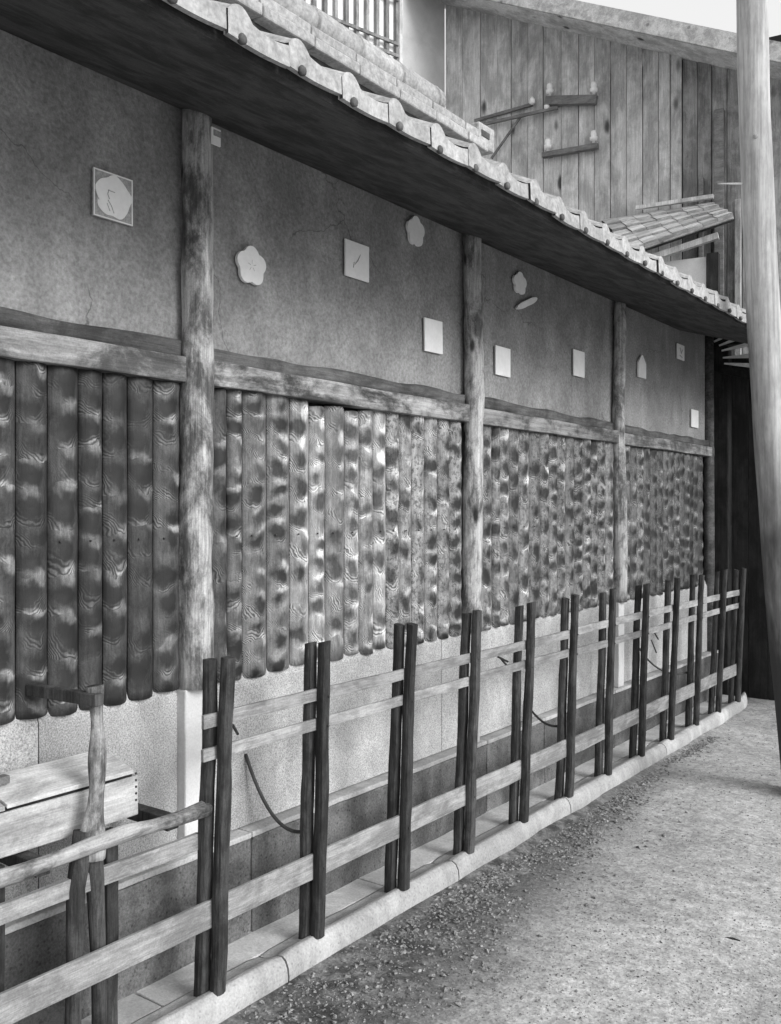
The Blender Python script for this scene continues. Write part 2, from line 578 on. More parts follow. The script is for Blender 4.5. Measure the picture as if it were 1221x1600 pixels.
def tag(o, label=None, cat=None, group=None, kind=None):
    if label:
        o['label'] = label
    if cat:
        o['category'] = cat
    if group:
        o['group'] = group
    if kind:
        o['kind'] = kind
    return o


def thing(name, label, cat, loc=(0, 0, 0), group=None):
    o = bpy.data.objects.new(name, None)
    o.empty_display_size = 0.2
    COL.objects.link(o)
    o.location = loc
    return tag(o, label, cat, group)


# ================================================================== GROUND
def ground():
    g = MB()
    xs = [-45, -12, -4, -1, 0.3]
    x = 0.36
    while x < 3.2:
        xs.append(x)
        x += 0.07
    xs += [4, 7, 14, 45]
    ys = [-45, -12, -3, 0.5]
    y = 0.9
    while y < 8.3:
        ys.append(y)
        y += 0.07
    ys += [9, 12, 20, 45]
    idx = lambda i, j: i * len(ys) + j
    vs = []
    for x in xs:
        for y in ys:
            z = 0.0
            if 0.36 < x < 3.2 and 0.9 < y < 8.3:
                z = 0.018 * mnoise.noise(Vector((x * 1.1, y * 0.8, 3))) + 0.006 * mnoise.noise(Vector((x * 6, y * 6, 7)))
                z -= 0.012 * max(0, 1 - (x - 0.36) / 0.3)
            vs.append((x, y, z))
    fs = [(idx(i, j), idx(i + 1, j), idx(i + 1, j + 1), idx(i, j + 1)) for i in range(len(xs) - 1) for j in range(len(ys) - 1)]
    g.add(vs, fs)
    o = obj('street', g, 'dirt', smooth=True)
    tag(o, kind='structure')


ground()

# ================================================================== KERB (long dressed stones with an inner apron)
Y0, YE = 0.2, 7.85
kerb = thing('kerb', 'pale rounded stone kerb and apron under the post fence', 'kerb', (0.2, 0, 0))
del kerb['label'], kerb['category']
kerb['kind'] = 'structure'
PROF = [(0.222, 0.03), (0.224, 0.050), (0.25, 0.052), (0.285, 0.062), (0.31, 0.078), (0.332, 0.082), (0.350, 0.072),
        (0.362, 0.05), (0.366, 0.02), (0.362, -0.04)]
joints = [Y0, yat(449, 0.36), yat(712, 0.35), yat(888, 0.35), yat(1040, 0.35), 7.98]
for i in range(len(joints) - 1):
    a, b = joints[i] + 0.004, joints[i + 1] - 0.004
    ny = max(6, int((b - a) / 0.05))
    m = MB()

    def fk(s, t, a=a, b=b):
        k = t * (len(PROF) - 1)
        j = min(int(k), len(PROF) - 2)
        fr = k - j
        px = PROF[j][0] * (1 - fr) + PROF[j + 1][0] * fr
        pz = PROF[j][1] * (1 - fr) + PROF[j + 1][1] * fr
        y = a + (b - a) * s
        n1 = mnoise.noise(Vector((px * 5, y * 2.5, 1)))
        n2 = mnoise.noise(Vector((px * 20, y * 9, 5)))
        out = max(0, (px - 0.22) / 0.14)
        endr = min(1, min(y - a, b - y) / 0.03)
        far = max(0.0, (y - 7.5) / 0.45)
        return (px + out * (0.012 * n1 + 0.005 * n2 - 0.08 * far * far), y, pz + (0.006 * n1 + 0.003 * n2) - 0.008 * (1 - endr) * (px > 0.02))
    m.grid(fk, ny, (len(PROF) - 1) * 3)
    # end faces
    for yy in (0, 1):
        k = len(m.v)
        ring = [Vector(fk(yy, t / 30)) for t in range(31)]
        ring.append(Vector((0.222, ring[0].y, -0.04)))
        m.add(ring, [tuple(range(len(ring)))])
    obj('kerb_stone', m, 'kerb', kerb, True)

aj = [Y0, 1.9, 3.05, 4.3, 5.4, 6.6, 7.9]
for i in range(len(aj) - 1):
    m = MB()
    m.rbox(0.05, 0.219, aj[i] + 0.003, aj[i + 1] - 0.003, -0.03, 0.046, (4, 20, 1), 0.004, 5, i * 1.9)
    obj('apron_slab', m, 'apron', kerb, False, bevel=0.004)

# ================================================================== HOUSE FRONT
house = thing('house_front', 'long house front with grey plaster above scorched vertical boards, under a tiled eave', 'house', (0, 4.2, 0))

# plinth stones -----------------------------------------------------
PT = 0.415                          # top of the plinth
ps = [Y0, yat(120, 0.08), yat(394, 0.08), yat(640, 0.08), yat(762, 0.08), yat(852, 0.08), yat(962, 0.08), yat(1040, 0.08), 7.9]
for i in range(len(ps) - 1):
    a, b = ps[i] + 0.003, ps[i + 1] - 0.003
    m = MB()
    m.rbox(-0.1, 0.078 + random.uniform(-0.004, 0.004), a, b, 0.03, PT - 0.022, (2, max(4, int((b - a) / 0.06)), 7), 0.006, 6, i * 3.1)
    st = obj('plinth_stone', m, 'plinth', house, False, bevel=0.006)
    m = MB()
    m.rbox(-0.1, 0.082, a, b, PT - 0.02, PT, (2, max(4, int((b - a) / 0.06)), 1), 0.003, 6, i * 2.3)
    obj('sill_slab', m, 'kerb', house, False, bevel=0.004)

# wall core and plaster ----------------------------------------------
m = MB()
m.box(-0.14, -0.03, Y0, YE - 0.02, 0.03, 3.3)
obj('wall_core', m, 'char', house)
posts_u = [(310, 0.062, 0.053), (739, 0.055, 0.046), (968, 0.05, 0.038)]
post_y = [yat(310, 0.055), yat(739, 0.05), yat(968, 0.045), 7.80]
BT, BB = 2.17, 2.035                # rail beam top, bottom
bays = [(Y0, post_y[0]), (post_y[0], post_y[1]), (post_y[1], post_y[2]), (post_y[2], 7.84)]
for a, b in bays:
    m = MB()

    def fp(s, t, a=a, b=b):
        y = a + (b - a) * s
        z = 2.12 + (3.25 - 2.12) * t
        return (0.004 * mnoise.noise(Vector((1, y * 3, z * 3))) + 0.0015 * mnoise.noise(Vector((5, y * 14, z * 14))), y, z)
    m.grid(fp, int((b - a) / 0.04), 26)
    m.box(-0.028, -0.006, a, b, 2.12, 3.25)
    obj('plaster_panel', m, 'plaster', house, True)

# rail beam: dark waney strip above a pale squared board
for i, (a, b) in enumerate(bays):
    a2, b2 = a + 0.004, b - 0.004
    top = [2.165, 2.165, 2.16, 2.155][i]
    m = MB()
    m.rbox(-0.02, 0.03, a2, b2, top - 0.048, top + 0.012, (2, int((b2 - a2) / 0.05), 3), 0.016, 4.5, 9.1 + i)
    obj('upper_rail', m, 'beam_dark', house, True)
    m = MB()
    m.rbox(-0.02, 0.058, a2, b2, BB, top - 0.042, (2, int((b2 - a2) / 0.06), 3), 0.005, 3.5, 2.2 + i)
    obj('lower_rail', m, ['beam_grey', 'beam', 'beam_grey', 'beam_grey'][i], house, False, bevel=0.005)

# log posts with squared pale stone feet
def log_post(y, x, r0, r1, z0, z1, seed):
    m = MB()
    pts = []
    rads = []
    n = 44
    for i in range(n + 1):
        t = i / n
        z = z0 + (z1 - z0) * t
        bx = 0.012 * mnoise.noise(Vector((seed, z * 1.1, 0)))
        by = 0.016 * mnoise.noise(Vector((seed, 4, z * 1.0)))
        pts.append((x + bx, y + by, z))
        r = r0 + (r1 - r0) * t
        r *= 1 + 0.05 * mnoise.noise(Vector((seed, z * 6, 2)))
        if mnoise.noise(Vector((seed, z * 8.0, 9))) > 0.48:
            r *= 1.06
        rads.append(r)
    m.tube(pts, rads, 22, 0.14, 6.0, seed)
    return obj('log_post', m, 'log', house, True, loc=None)


DT = 1.0                            # top of the dado
feet = []
for i, (u, r0, r1) in enumerate(posts_u):
    log_post(post_y[i], 0.045, r0, r1, DT - 0.02, 2.985, 3.7 * i + 1)
    y = post_y[i]
    hw = 0.062 - 0.008 * i
    m = MB()
    m.rbox(-0.02, 0.062, y - hw, y + hw, PT, DT - 0.022, (2, 3, 10), 0.003, 8, i)
    m.rbox(-0.02, 0.050, y - hw + 0.012, y + hw - 0.012, DT - 0.0215, DT + 0.012, (2, 3, 1), 0.002, 8, i)
    obj('post_foot', m, 'pale_plaster', house, False, bevel=0.006)
m = MB()
m.tube([(0.02, 7.80, 0.41), (0.022, 7.80, 1.2), (0.02, 7.80, 2.2), (0.02, 7.80, 3.16)], [0.05, 0.047, 0.044, 0.04], 12, 0.08, 5, 3)
obj('end_post', m, 'beam_dark', house, True)

# dado slabs ------------------------------------------------------------
cuts = [[Y0, yat(60, 0.02), post_y[0] - 0.062], [post_y[0] + 0.062, yat(690, 0.02), post_y[1] - 0.055],
        [post_y[1] + 0.055, post_y[2] - 0.045], [post_y[2] + 0.045, 7.78]]
for g in cuts:
    for k in range(len(g) - 1):
        a, b = g[k] + 0.002, g[k + 1] - 0.002
        m = MB()
        zt = DT - 0.045
        ol = [(-0.02, PT + 0.006), (0.022, PT + 0.006), (0.022, zt), (0.002, zt + 0.05), (-0.02, zt + 0.05)]
        ny = max(3, int((b - a) / 0.12))
        vs = []
        for j in range(ny + 1):
            y = a + (b - a) * j / ny
            for q, (x, z) in enumerate(ol):
                zz = z + (0.006 * mnoise.noise(Vector((y * 4, z, 2))) if q >= 2 else 0)
                vs.append((x, y, zz))
        n = len(ol)
        fs = [(j * n + q, (j + 1) * n + q, (j + 1) * n + (q + 1) % n, j * n + (q + 1) % n) for j in range(ny) for q in range(n)]
        fs += [tuple(range(n)), tuple(reversed(range(ny * n, ny * n + n)))]
        m.add(vs, fs)
        obj('dado_slab', m, 'dado', house)

# adzed boards -----------------------------------------------------------
edges = [[-30, 30, 80, 128, 166, 205, 245, 288],
         [333, 360, 384, 422, 458, 488, 513, 543, 566, 588, 608, 628, 648, 668, 688, 706, 726],
         [752, 773, 784, 799, 815, 831, 848, 861, 874, 887, 901, 914, 926, 937, 949, 962],
         [976, 988, 998, 1009, 1019, 1029, 1039, 1047, 1056, 1064, 1072, 1079, 1086, 1093, 1100]]
tone = {0: (0.075, 0.84), 1: (0.2, 0.9), 2: (0.21, 0.85), 3: (0.15, 0.82)}


def board(ya, yb, z0, z1, col, seed):
    wd = yb - ya - 0.004
    m = MB()
    nz, nc = 34, 8
    ln = z1 - z0
    bulge = random.uniform(0.018, 0.026)

    def fb(s, t):
        z = ln * s
        q = (t - 0.5) * 2
        taper = 1.0
        yy = q * wd / 2 * taper
        ad = 0.0045 * math.sin(z * 2 * PI / 0.105 + seed) + 0.003 * mnoise.noise(Vector((seed, z * 16, q * 2)))
        x = bulge * (1 - q * q) + ad * (1 - q * q)
        yy += 0.003 * mnoise.noise(Vector((seed, z * 5, 4 if q > 0 else 7)))
        e = 0.006 * (1 - math.sqrt(max(0, 1 - q * q * 0.95)))
        zz = z
        if s < 0.01:
            zz += e
        if s > 0.99:
            zz -= e * 1.6
        return (x, yy, zz)
    m.grid(fb, nz, nc)
    # back and ends
    n = nc + 1
    k = len(m.v)
    m.add([(-0.008, -wd / 2, 0), (-0.008, wd / 2, 0), (-0.008, wd / 2, ln), (-0.008, -wd / 2, ln)], [(0, 1, 2, 3)])
    bot = list(range(n))
    topi = [nz * n + j for j in range(n)]
    m.f.append(tuple(bot + [k + 1, k]))
    m.f.append(tuple(topi + [k + 2, k + 3]))
    m.f.append(tuple([i * n for i in range(nz + 1)] + [k + 3, k]))
    m.f.append(tuple([i * n + nc for i in range(nz + 1)] + [k + 2, k + 1]))
    o = obj('board', m, 'board', house, True, loc=(0.012, (ya + yb) / 2, z0))
    o.color = col
    return o


bi = 0
random.seed(5)
y = Y0
while y < yat(-30, 0.03) - 0.05:
    b = min(y + random.uniform(0.1, 0.125), yat(-30, 0.03))
    board(y, b, 0.972, 2.045, (0.07, 0.8, 0.2, 2.2), 90 + y * 7)
    y = b
random.seed(5)
for k, es in enumerate(edges):
    for i in range(len(es) - 1):
        ya, yb = yat(es[i], 0.03), yat(es[i + 1], 0.03)
        t = i / (len(es) - 1)
        br, ct = tone[k]
        if k == 1:
            br = 0.12 + 0.19 * min(1, t / 0.35) - 0.07 * max(0, (t - 0.62) / 0.4)
            ct = 0.9 - 0.14 * math.exp(-((t - 0.45) / 0.2) ** 2)
        if k == 3:
            br = 0.19 - 0.12 * t
        th = {0: 2.4, 1: 1.6 - 0.4 * min(1, t / 0.45), 2: 1.2, 3: 1.2}[k] * random.uniform(0.7, 1.3)
        br *= random.uniform(0.7, 1.25)
        sp = random.uniform(0.1, 0.3) if (k < 1 or (k == 1 and t < 0.6)) else random.uniform(0.35, 0.65)
        z0 = 0.972 + random.uniform(-0.006, 0.008)
        if k == 1 and i in (5, 6, 7, 8):
            z1 = 2.028 - 0.01 * (i % 2)
        else:
            z1 = 2.045
        board(ya, yb, z0, z1, (br, ct, sp, th), bi * 1.37)
        bi += 1
# pale nail battens ends: one small row of nails across the boards
m = MB()
for es in edges[:3]:
    for e in es[1:-1]:
        if e < 60:
            continue
        y = yat(e, 0.03)
        m.lathe((0.034, y + 0.03, 1.50), [(0.003, -0.003), (0.004, 0), (0.003, 0.003)], 6)
nl = obj('nail_row', m, 'iron', house, True)
nl['kind'] = 'stuff'

# ------------------------------------------------------------------ eave roof
EX, EZ = 0.87, 2.741                # eave edge
SL = 0.50                           # rise per metre
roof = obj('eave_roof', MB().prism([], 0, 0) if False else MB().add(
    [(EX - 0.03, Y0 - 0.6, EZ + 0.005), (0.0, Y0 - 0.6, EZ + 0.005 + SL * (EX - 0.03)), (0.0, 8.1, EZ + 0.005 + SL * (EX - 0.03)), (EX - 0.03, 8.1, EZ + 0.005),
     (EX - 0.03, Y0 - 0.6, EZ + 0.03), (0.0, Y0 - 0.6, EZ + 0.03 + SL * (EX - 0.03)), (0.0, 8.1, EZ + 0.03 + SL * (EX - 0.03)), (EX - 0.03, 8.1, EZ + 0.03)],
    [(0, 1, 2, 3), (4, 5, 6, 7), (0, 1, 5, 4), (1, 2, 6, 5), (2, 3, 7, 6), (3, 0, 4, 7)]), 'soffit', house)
m = MB().add(
    [(0.0, Y0 - 0.6, 3.18), (-0.9, Y0 - 0.6, 2.75), (-0.9, 8.1, 2.75), (0.0, 8.1, 3.18),
     (0.0, Y0 - 0.6, 3.23), (-0.9, Y0 - 0.6, 2.8), (-0.9, 8.1, 2.8), (0.0, 8.1, 3.23)],
    [(0, 1, 2, 3), (4, 5, 6, 7), (0, 1, 5, 4), (1, 2, 6, 5), (2, 3, 7, 6), (3, 0, 4, 7)])
obj('rear_slope', m, 'tile', house)
m = MB().add(
    [(EX - 0.056, Y0 - 0.6, EZ - 0.004), (0.012, Y0 - 0.6, EZ + 0.245), (0.012, 7.12, EZ + 0.245), (EX - 0.056, 7.12, EZ - 0.004),
     (EX - 0.056, Y0 - 0.6, EZ + 0.004), (0.012, Y0 - 0.6, EZ + 0.257), (0.012, 7.12, EZ + 0.257), (EX - 0.056, 7.12, EZ + 0.004)],
    [(0, 1, 2, 3), (4, 5, 6, 7), (0, 1, 5, 4), (1, 2, 6, 5), (2, 3, 7, 6), (3, 0, 4, 7)])
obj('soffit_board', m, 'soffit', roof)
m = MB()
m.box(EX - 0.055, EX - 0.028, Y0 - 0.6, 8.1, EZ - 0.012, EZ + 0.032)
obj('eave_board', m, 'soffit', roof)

# pantiles: one hump per tile, front lip hanging over the eave
PITCH = 0.2158
T0 = 1.810


def tile_mesh(seed):
    m = MB()
    run = 0.30
    nu = 18

    def prof(t):                    # t along +y over one pitch; hump then shallow trough
        if t < 0.36:
            return 0.024 * math.sin(PI * t / 0.36) ** 0.8 + 0.004
        return -0.010 * math.sin(PI * (t - 0.36) / 0.64)
    wd = PITCH * 0.985

    def surf(off, dz):
        return [[Vector((-run * j / 3, wd * i / nu + off, prof(i / nu) + dz + SL * run * j / 3 + (0.022 if j == 0 else 0.02) + 0.002 * mnoise.noise(Vector((seed, i, j))))) for j in range(4)] for i in range(nu + 1)]
    a = surf(0, 0.0)
    vs = []
    fs = []
    for i in range(nu + 1):
        vs += a[i]
    for i in range(nu):
        for j in range(3):
            fs.append((i * 4 + j, (i + 1) * 4 + j, (i + 1) * 4 + j + 1, i * 4 + j + 1))
    k = len(vs)
    # front lip: hangs down to a shallow scallop
    for i in range(nu + 1):
        t = i / nu
        top = a[i][0]
        low = -0.038 - 0.005 * math.sin(PI * t)
        vs.append((0.016, top.y, top.z - 0.004))
        vs.append((0.018, top.y, low))
        vs.append((0.002, top.y, low))
        vs.append((0.0, top.y, top.z - 0.02))
    for i in range(nu):
        b0, b1 = k + i * 4, k + (i + 1) * 4
        fs.append((i * 4, (i + 1) * 4, b1, b0))
        for q in range(3):
            fs.append((b0 + q, b1 + q, b1 + q + 1, b0 + q + 1))
    m.add(vs, fs)
    return m.mesh('eave_tile', MT['tile'], False)


tms = [tile_mesh(s) for s in (1.0, 4.0, 9.0)]
boss = MB()
boss.tube([(0.0, 0, 0), (0.010, 0, 0.0), (0.014, 0, 0.0), (0.016, 0, 0)], [0.012, 0.014, 0.010, 0.004], 12)
bme = boss.mesh('tile_boss', MT['tile_shade'], True)  # boss under the lip, its shadow given as a darker tile colour
i = -14
while T0 + PITCH * i < 8.0:
    y = T0 + PITCH * i
    jz = random.uniform(-0.005, 0.005)
    o = obj('eave_tile', None, None, roof, loc=(EX - 0.005 + random.uniform(-0.006, 0.006), y - 0.05, EZ + 0.035 + jz), me=random.choice(tms))
    o.rotation_euler = (random.uniform(-0.02, 0.02), 0, random.uniform(-0.01, 0.01))
    obj('tile_boss', None, None, roof, loc=(EX + 0.010, y - 0.005, EZ + 0.0 + jz), me=bme)
    if True:
        for c in (1, 2, 3):
            o = obj('upper_tile', None, None, roof, loc=(EX - 0.005 - 0.27 * c, y - 0.05, EZ + 0.045 + SL * 0.27 * c), me=tms[(i + c) % 3])
    i += 1

# ridge: stacked flat tiles with half-round caps, ending in a block
RY1 = yat(737, 0.0)
RY0 = Y0 - 0.6
y = RY0
n = 0
while y < RY1 - 0.05:
    b = min(y + 0.285, RY1 - 0.02)
    for lay in range(2):
        m = MB()
        m.rbox(-0.115 + 0.02 * lay, 0.115 - 0.02 * lay, y + 0.003 + 0.1 * 0, b - 0.003, 3.405 + 0.052 * lay, 3.452 + 0.052 * lay, (2, 3, 1), 0.004, 9, n + lay)
        obj('ridge_tile', m, 'tile', roof, False, bevel=0.008)
    n += 1
    y += 0.285
m = MB()
m.box(-0.06, 0.06, RY0, RY1 - 0.1, 3.18, 3.405)
obj('ridge_core', m, 'soffit', roof)
RC1 = yat(680, 0.0)
y = RY0
while y < RC1 - 0.02:
    b = min(y + 0.29, RC1)
    m = MB()
    m.tube([(0.0, y + 0.002, 3.565), (0.0, y + 0.02, 3.568), (0.0, b - 0.03, 3.566), (0, b - 0.002, 3.566)], [0.074, 0.07, 0.068, 0.068], 14, 0.04, 4, y)
    obj('ridge_cap', m, 'tile', roof, True)
    y += 0.292
# ridge end block, the shade in its slot put in as a dark plate
ye = RY1 - 0.07
m = MB()
m.rbox(-0.07, 0.10, ye - 0.02, ye + 0.14, 3.425, 3.545, (2, 2, 2), 0.004, 9, 4)
rb = obj('ridge_end', m, 'tile', roof, False, bevel=0.012)
m = MB()
m.box(0.098, 0.106, ye + 0.0, ye + 0.075, 3.475, 3.505)
obj('end_slot', m, 'tile_shade', roof)

# ------------------------------------------------------------------ fan grille for bright gaps under the eave, sky light put into its white
fan = thing('fan_grille', 'fan of slats with sky light painted into their white, in the dark under the far end of the eave', 'grille', aty(1135, 560, 7.93))
c0 = aty(1092, 552, 7.93)
ends = [((1113, 524), (1128, 511)), ((1116, 534), (1156, 514)), ((1124, 540), (1168, 523)), ((1128, 548), (1170, 538)),
        ((1130, 559), (1170, 556)), ((1132, 568), (1172, 571)), ((1150, 513), (1170, 500))]
for (a, b) in ends:
    pa, pb = aty(a[0], a[1], 7.93), aty(b[0], b[1], 7.93)
    d = (pb - pa).normalized()
    up = Vector((-d.z, 0, d.x))
    m = MB()
    vs = []
    for yy in (-0.006, 0.006):
        vs += [pa + up * 0.006 + Vector((0, yy, 0)), pa - up * 0.006 + Vector((0, yy, 0)), pb - up * 0.018 + Vector((0, yy, 0)), pb + up * 0.018 + Vector((0, yy, 0))]
    m.add(vs, [(0, 1, 2, 3), (7, 6, 5, 4), (0, 4, 5, 1), (1, 5, 6, 2), (2, 6, 7, 3), (3, 7, 4, 0)])
    obj('slat', m, 'pale_slat', fan)
m = MB()
m.bar(aty(1128, 578, 7.95), aty(1215, 596, 7.95), 0.05, 0.06)
obj('bottom_bar', m, 'char', fan)

# ================================================================== PLAQUES AND PAPERS ON THE PLASTER
def rect_on(u0, u1, v0, v1, v0r, v1r):
    a, b = atx(u0, v0, 0.012), atx(u1, v0r, 0.012)
    c, d = atx(u1, v1r, 0.012), atx(u0, v1, 0.012)
    return (a.y + d.y) / 2, (b.y + c.y) / 2, (c.z + d.z) / 2, (a.z + b.z) / 2


def plaque(name, r, label, tilt=0.0, th=0.009):
    y0, y1, z0, z1 = r
    c = Vector((0.008, (y0 + y1) / 2, (z0 + z1) / 2))
    m = MB()
    m.box(0, th, -(y1 - y0) / 2, (y1 - y0) / 2, -(z1 - z0) / 2, (z1 - z0) / 2)
    o = obj(name, m, 'paper', None, False, loc=c, bevel=0.002)
    o.rotation_euler = (tilt, 0, 0)
    tag(o, label, 'plaque', 'plaques and papers on the plaster wall')
    return o


pq = thing('square_plaque', 'large square picture card with round pale motif, left of the first log post', 'plaque', atx(175, 306, 0.012), 'plaques and papers on the plaster wall')
r = rect_on(145, 206, 262, 340, 282, 350)
m = MB()
m.box(0.006, 0.016, r[0], r[1], r[2], r[3])
obj('card', m, 'ink', pq, False, bevel=0.002)
cy, cz = (r[0] + r[1]) / 2, (r[2] + r[3]) / 2
hw, hz = (r[1] - r[0]) / 2, (r[3] - r[2]) / 2
m = MB()
m.box(0.0162, 0.0185, r[0], r[1], r[2], r[2] + 0.004)
m.box(0.0162, 0.0185, r[0], r[1], r[3] - 0.004, r[3])
m.box(0.0162, 0.0185, r[0], r[0] + 0.004, r[2] + 0.0042, r[3] - 0.0042)
m.box(0.0162, 0.0185, r[1] - 0.004, r[1], r[2] + 0.0042, r[3] - 0.0042)
obj('card_edge', m, 'paper', pq)
ol = []
for k in range(40):
    a = 2 * PI * k / 40
    rr = 0.93 + 0.06 * math.sin(5 * a + 0.6) + 0.02 * math.sin(9 * a)
    ol.append((cy + hw * rr * 0.97 * math.cos(a), cz + hz * rr * 0.95 * math.sin(a)))
m = MB()
m.prism(ol, 0.0162, 0.019)
obj('round_motif', m, 'paper', pq)
m = MB()
for pts in ([(-0.25, 0.25), (-0.32, 0.05), (-0.22, -0.15)], [(-0.3, 0.22), (0.05, 0.2)], [(-0.3, -0.2), (-0.12, -0.42), (0.0, -0.7)],
            [(-0.35, -0.35), (-0.2, -0.65)], [(-0.95, 0.0), (-0.75, -0.3)]):
    m.tube([(0.0195, cy + a * hw, cz + b * hz) for a, b in pts], 0.0014, 5)
obj('brush_line', m, 'ink', pq)


def shape_on(name, cu, cv, wu, hv, fn, label, mat='paper', n=48):
    """a cut-out shape hung on the plaster; fn(angle) -> radius factor"""
    c = atx(cu, cv, 0.01)
    hy = (yat(cu + wu / 2, 0.01) - yat(cu - wu / 2, 0.01)) / 2
    hz_ = abs(atx(cu, cv - hv / 2, 0.01).z - atx(cu, cv + hv / 2, 0.01).z) / 2
    ol = []
    for k in range(n):
        a = 2 * PI * k / n
        rr = fn(a)
        ol.append((hy * rr * math.cos(a), hz_ * rr * math.sin(a)))
    m = MB()
    m.prism(ol, 0, 0.013)
    o = obj(name, m, mat, None, False, loc=(0.008, c.y, c.z))
    tag(o, label, 'plaque', 'plaques and papers on the plaster wall')
    return o


plum = lambda a: 0.80 + 0.2 * abs(math.cos(2.5 * (a - PI / 2)))
f1 = shape_on('blossom_plaque', 391, 416, 46, 62, plum, 'bright five-petal blossom cut-out just right of the first log post')
c = f1.location
m = MB()
for k in range(5):
    a = PI / 2 + 2 * PI * k / 5
    m.tube([(0.0265 - 0.013, 0.008 * math.cos(a), 0.008 * math.sin(a)), (0.0265 - 0.013, 0.022 * math.cos(a), 0.022 * math.sin(a))], 0.001, 4)
obj('stamen', m, 'ink', f1, False, loc=f1.location)
shape_on('blossom_plaque', 648, 362, 27, 48, plum, 'dim blossom cut-out high in the eave shadow, left of the second log post')
shape_on('blossom_plaque', 811, 443, 20, 36, plum, 'small blossom cut-out right of the second log post, above a leaf-shaped one')
lf = shape_on('leaf_plaque', 822, 474, 34, 15, lambda a: 1.0 if False else (0.62 + 0.38 * abs(math.cos(a)) ** 1.5), 'leaf-shaped white cut-out lying slantwise below a small blossom cut-out')
lf.rotation_euler = (math.radians(22), 0, 0)
plaque('square_plaque', rect_on(539, 576, 374, 433, 385, 439), 'square white card with faint brush marks in the second bay, high and central')
sq = bpy.data.objects['square_plaque.001']
m = MB()
m.tube([(0.0105, -0.02, -0.02), (0.0105, 0.0, 0.0), (0.0105, 0.018, 0.03)], [0.001, 0.002, 0.001], 5)
m.tube([(0.0105, -0.025, -0.01), (0.0105, -0.03, -0.035)], [0.001, 0.0015], 5)
obj('brush_line', m, 'ink', sq, False, loc=sq.location)
plaque('square_plaque', rect_on(663, 691, 496, 549, 503, 553), 'square white card low on the plaster just left of the second log post', 0.02)
plaque('square_plaque', rect_on(774, 797, 540, 585, 545, 590), 'square white card low on the plaster just right of the second log post')
plaque('square_plaque', rect_on(896, 913, 546, 587, 550, 590), 'narrow-looking white card left of the third log post, low on the plaster')
hc = atx(1002, 574, 0.01)
hw_ = (yat(1008, 0.01) - yat(996, 0.01)) / 2
m = MB()
m.prism([(-hw_, -0.075), (hw_, -0.075), (hw_, 0.03), (0.01, 0.085), (-0.01, 0.085), (-hw_, 0.03)], 0, 0.012)
o = obj('pointed_plaque', m, 'paper', None, False, loc=(0.008, hc.y, hc.z))
tag(o, 'small white tag with a pointed top just right of the third log post', 'plaque', 'plaques and papers on the plaster wall')
pl = plaque('square_plaque', rect_on(1058, 1069, 537, 560, 540, 564), 'smudged patterned card in the shadow near the far end of the wall')
m = MB()
m.tube([(0.0105, -0.03, 0.03), (0.0105, 0.0, -0.01), (0.0105, 0.03, 0.02)], 0.004, 5)
m.tube([(0.0105, -0.03, -0.03), (0.0105, 0.02, -0.04)], 0.004, 5)
obj('brush_line', m, 'ink', pl, False, loc=pl.location)
plaque('paper_strip', rect_on(1080, 1091, 640, 667, 641, 669), 'white paper strip standing on the rail at the far end of the wall')
tgm = thing('paper_tag', 'tiny white paper tag under the eave at the top of the first log post', 'tag', atx(337, 214, 0.1), 'plaques and papers on the plaster wall')
r = (yat(330, 0.1), yat(344, 0.1), atx(337, 227, 0.1).z, atx(337, 201, 0.1).z)
m = MB()
m.box(0.098, 0.104, r[0], r[1], r[2], r[3])
obj('card', m, 'paper', tgm)
m = MB()
m.box(0.1045, 0.107, r[0] + 0.008, r[1] - 0.002, r[3] - 0.028, r[3] - 0.008)
obj('mark', m, 'ink', tgm)

# ================================================================== POST-AND-RAIL FENCE
FX = 0.285                          # wall-side posts at their feet
FY0, FP = 1.99, 0.5027
fence = thing('post_fence', 'weathered fence of paired dark posts with pale rails along the kerb', 'fence', (0.31, 4.7, 0.05))
random.seed(23)


def fpost(x, y, z0, z1, lean, leany, seed, a=0.036):
    m = MB()
    pts = []
    rads = []
    n = 16
    vs = []
    fs = []
    ns = 12
    for i in range(n + 1):
        t = i / n
        z = z0 + (z1 - z0) * t
        cx = x + lean * t + 0.004 * mnoise.noise(Vector((seed, z * 3, 0)))
        cy = y + leany * t + 0.009 * mnoise.noise(Vector((seed, 3, z * 2.8)))
        hx = a / 2 * (1.12 - 0.14 * t) * (1 + 0.12 * mnoise.noise(Vector((seed, z * 9, 5))))
        hy = a / 2 * (1.28 - 0.16 * t) * (1 + 0.16 * mnoise.noise(Vector((seed + 3, z * 7, 5))))
        for k in range(ns):
            an = 2 * PI * (k + 0.5) / ns
            c, s_ = math.cos(an), math.sin(an)
            q = (abs(c) ** 4 + abs(s_) ** 4) ** (-0.25)
            jit = 1 + 0.09 * mnoise.noise(Vector((c * 2 + seed, s_ * 2, z * 14)))
            vs.append((cx + c * q * hx * jit, cy + s_ * q * hy * jit, z + (0.006 * c * math.sin(seed) if i == n else 0)))
    for i in range(n):
        for k in range(ns):
            fs.append((i * ns + k, i * ns + (k + 1) % ns, (i + 1) * ns + (k + 1) % ns, (i + 1) * ns + k))
    fs.append(tuple(range(ns)))
    fs.append(tuple(n * ns + k for k in range(ns)))
    m.add(vs, fs)
    return obj('post', m, 'fence_post', fence, False, bevel=0)


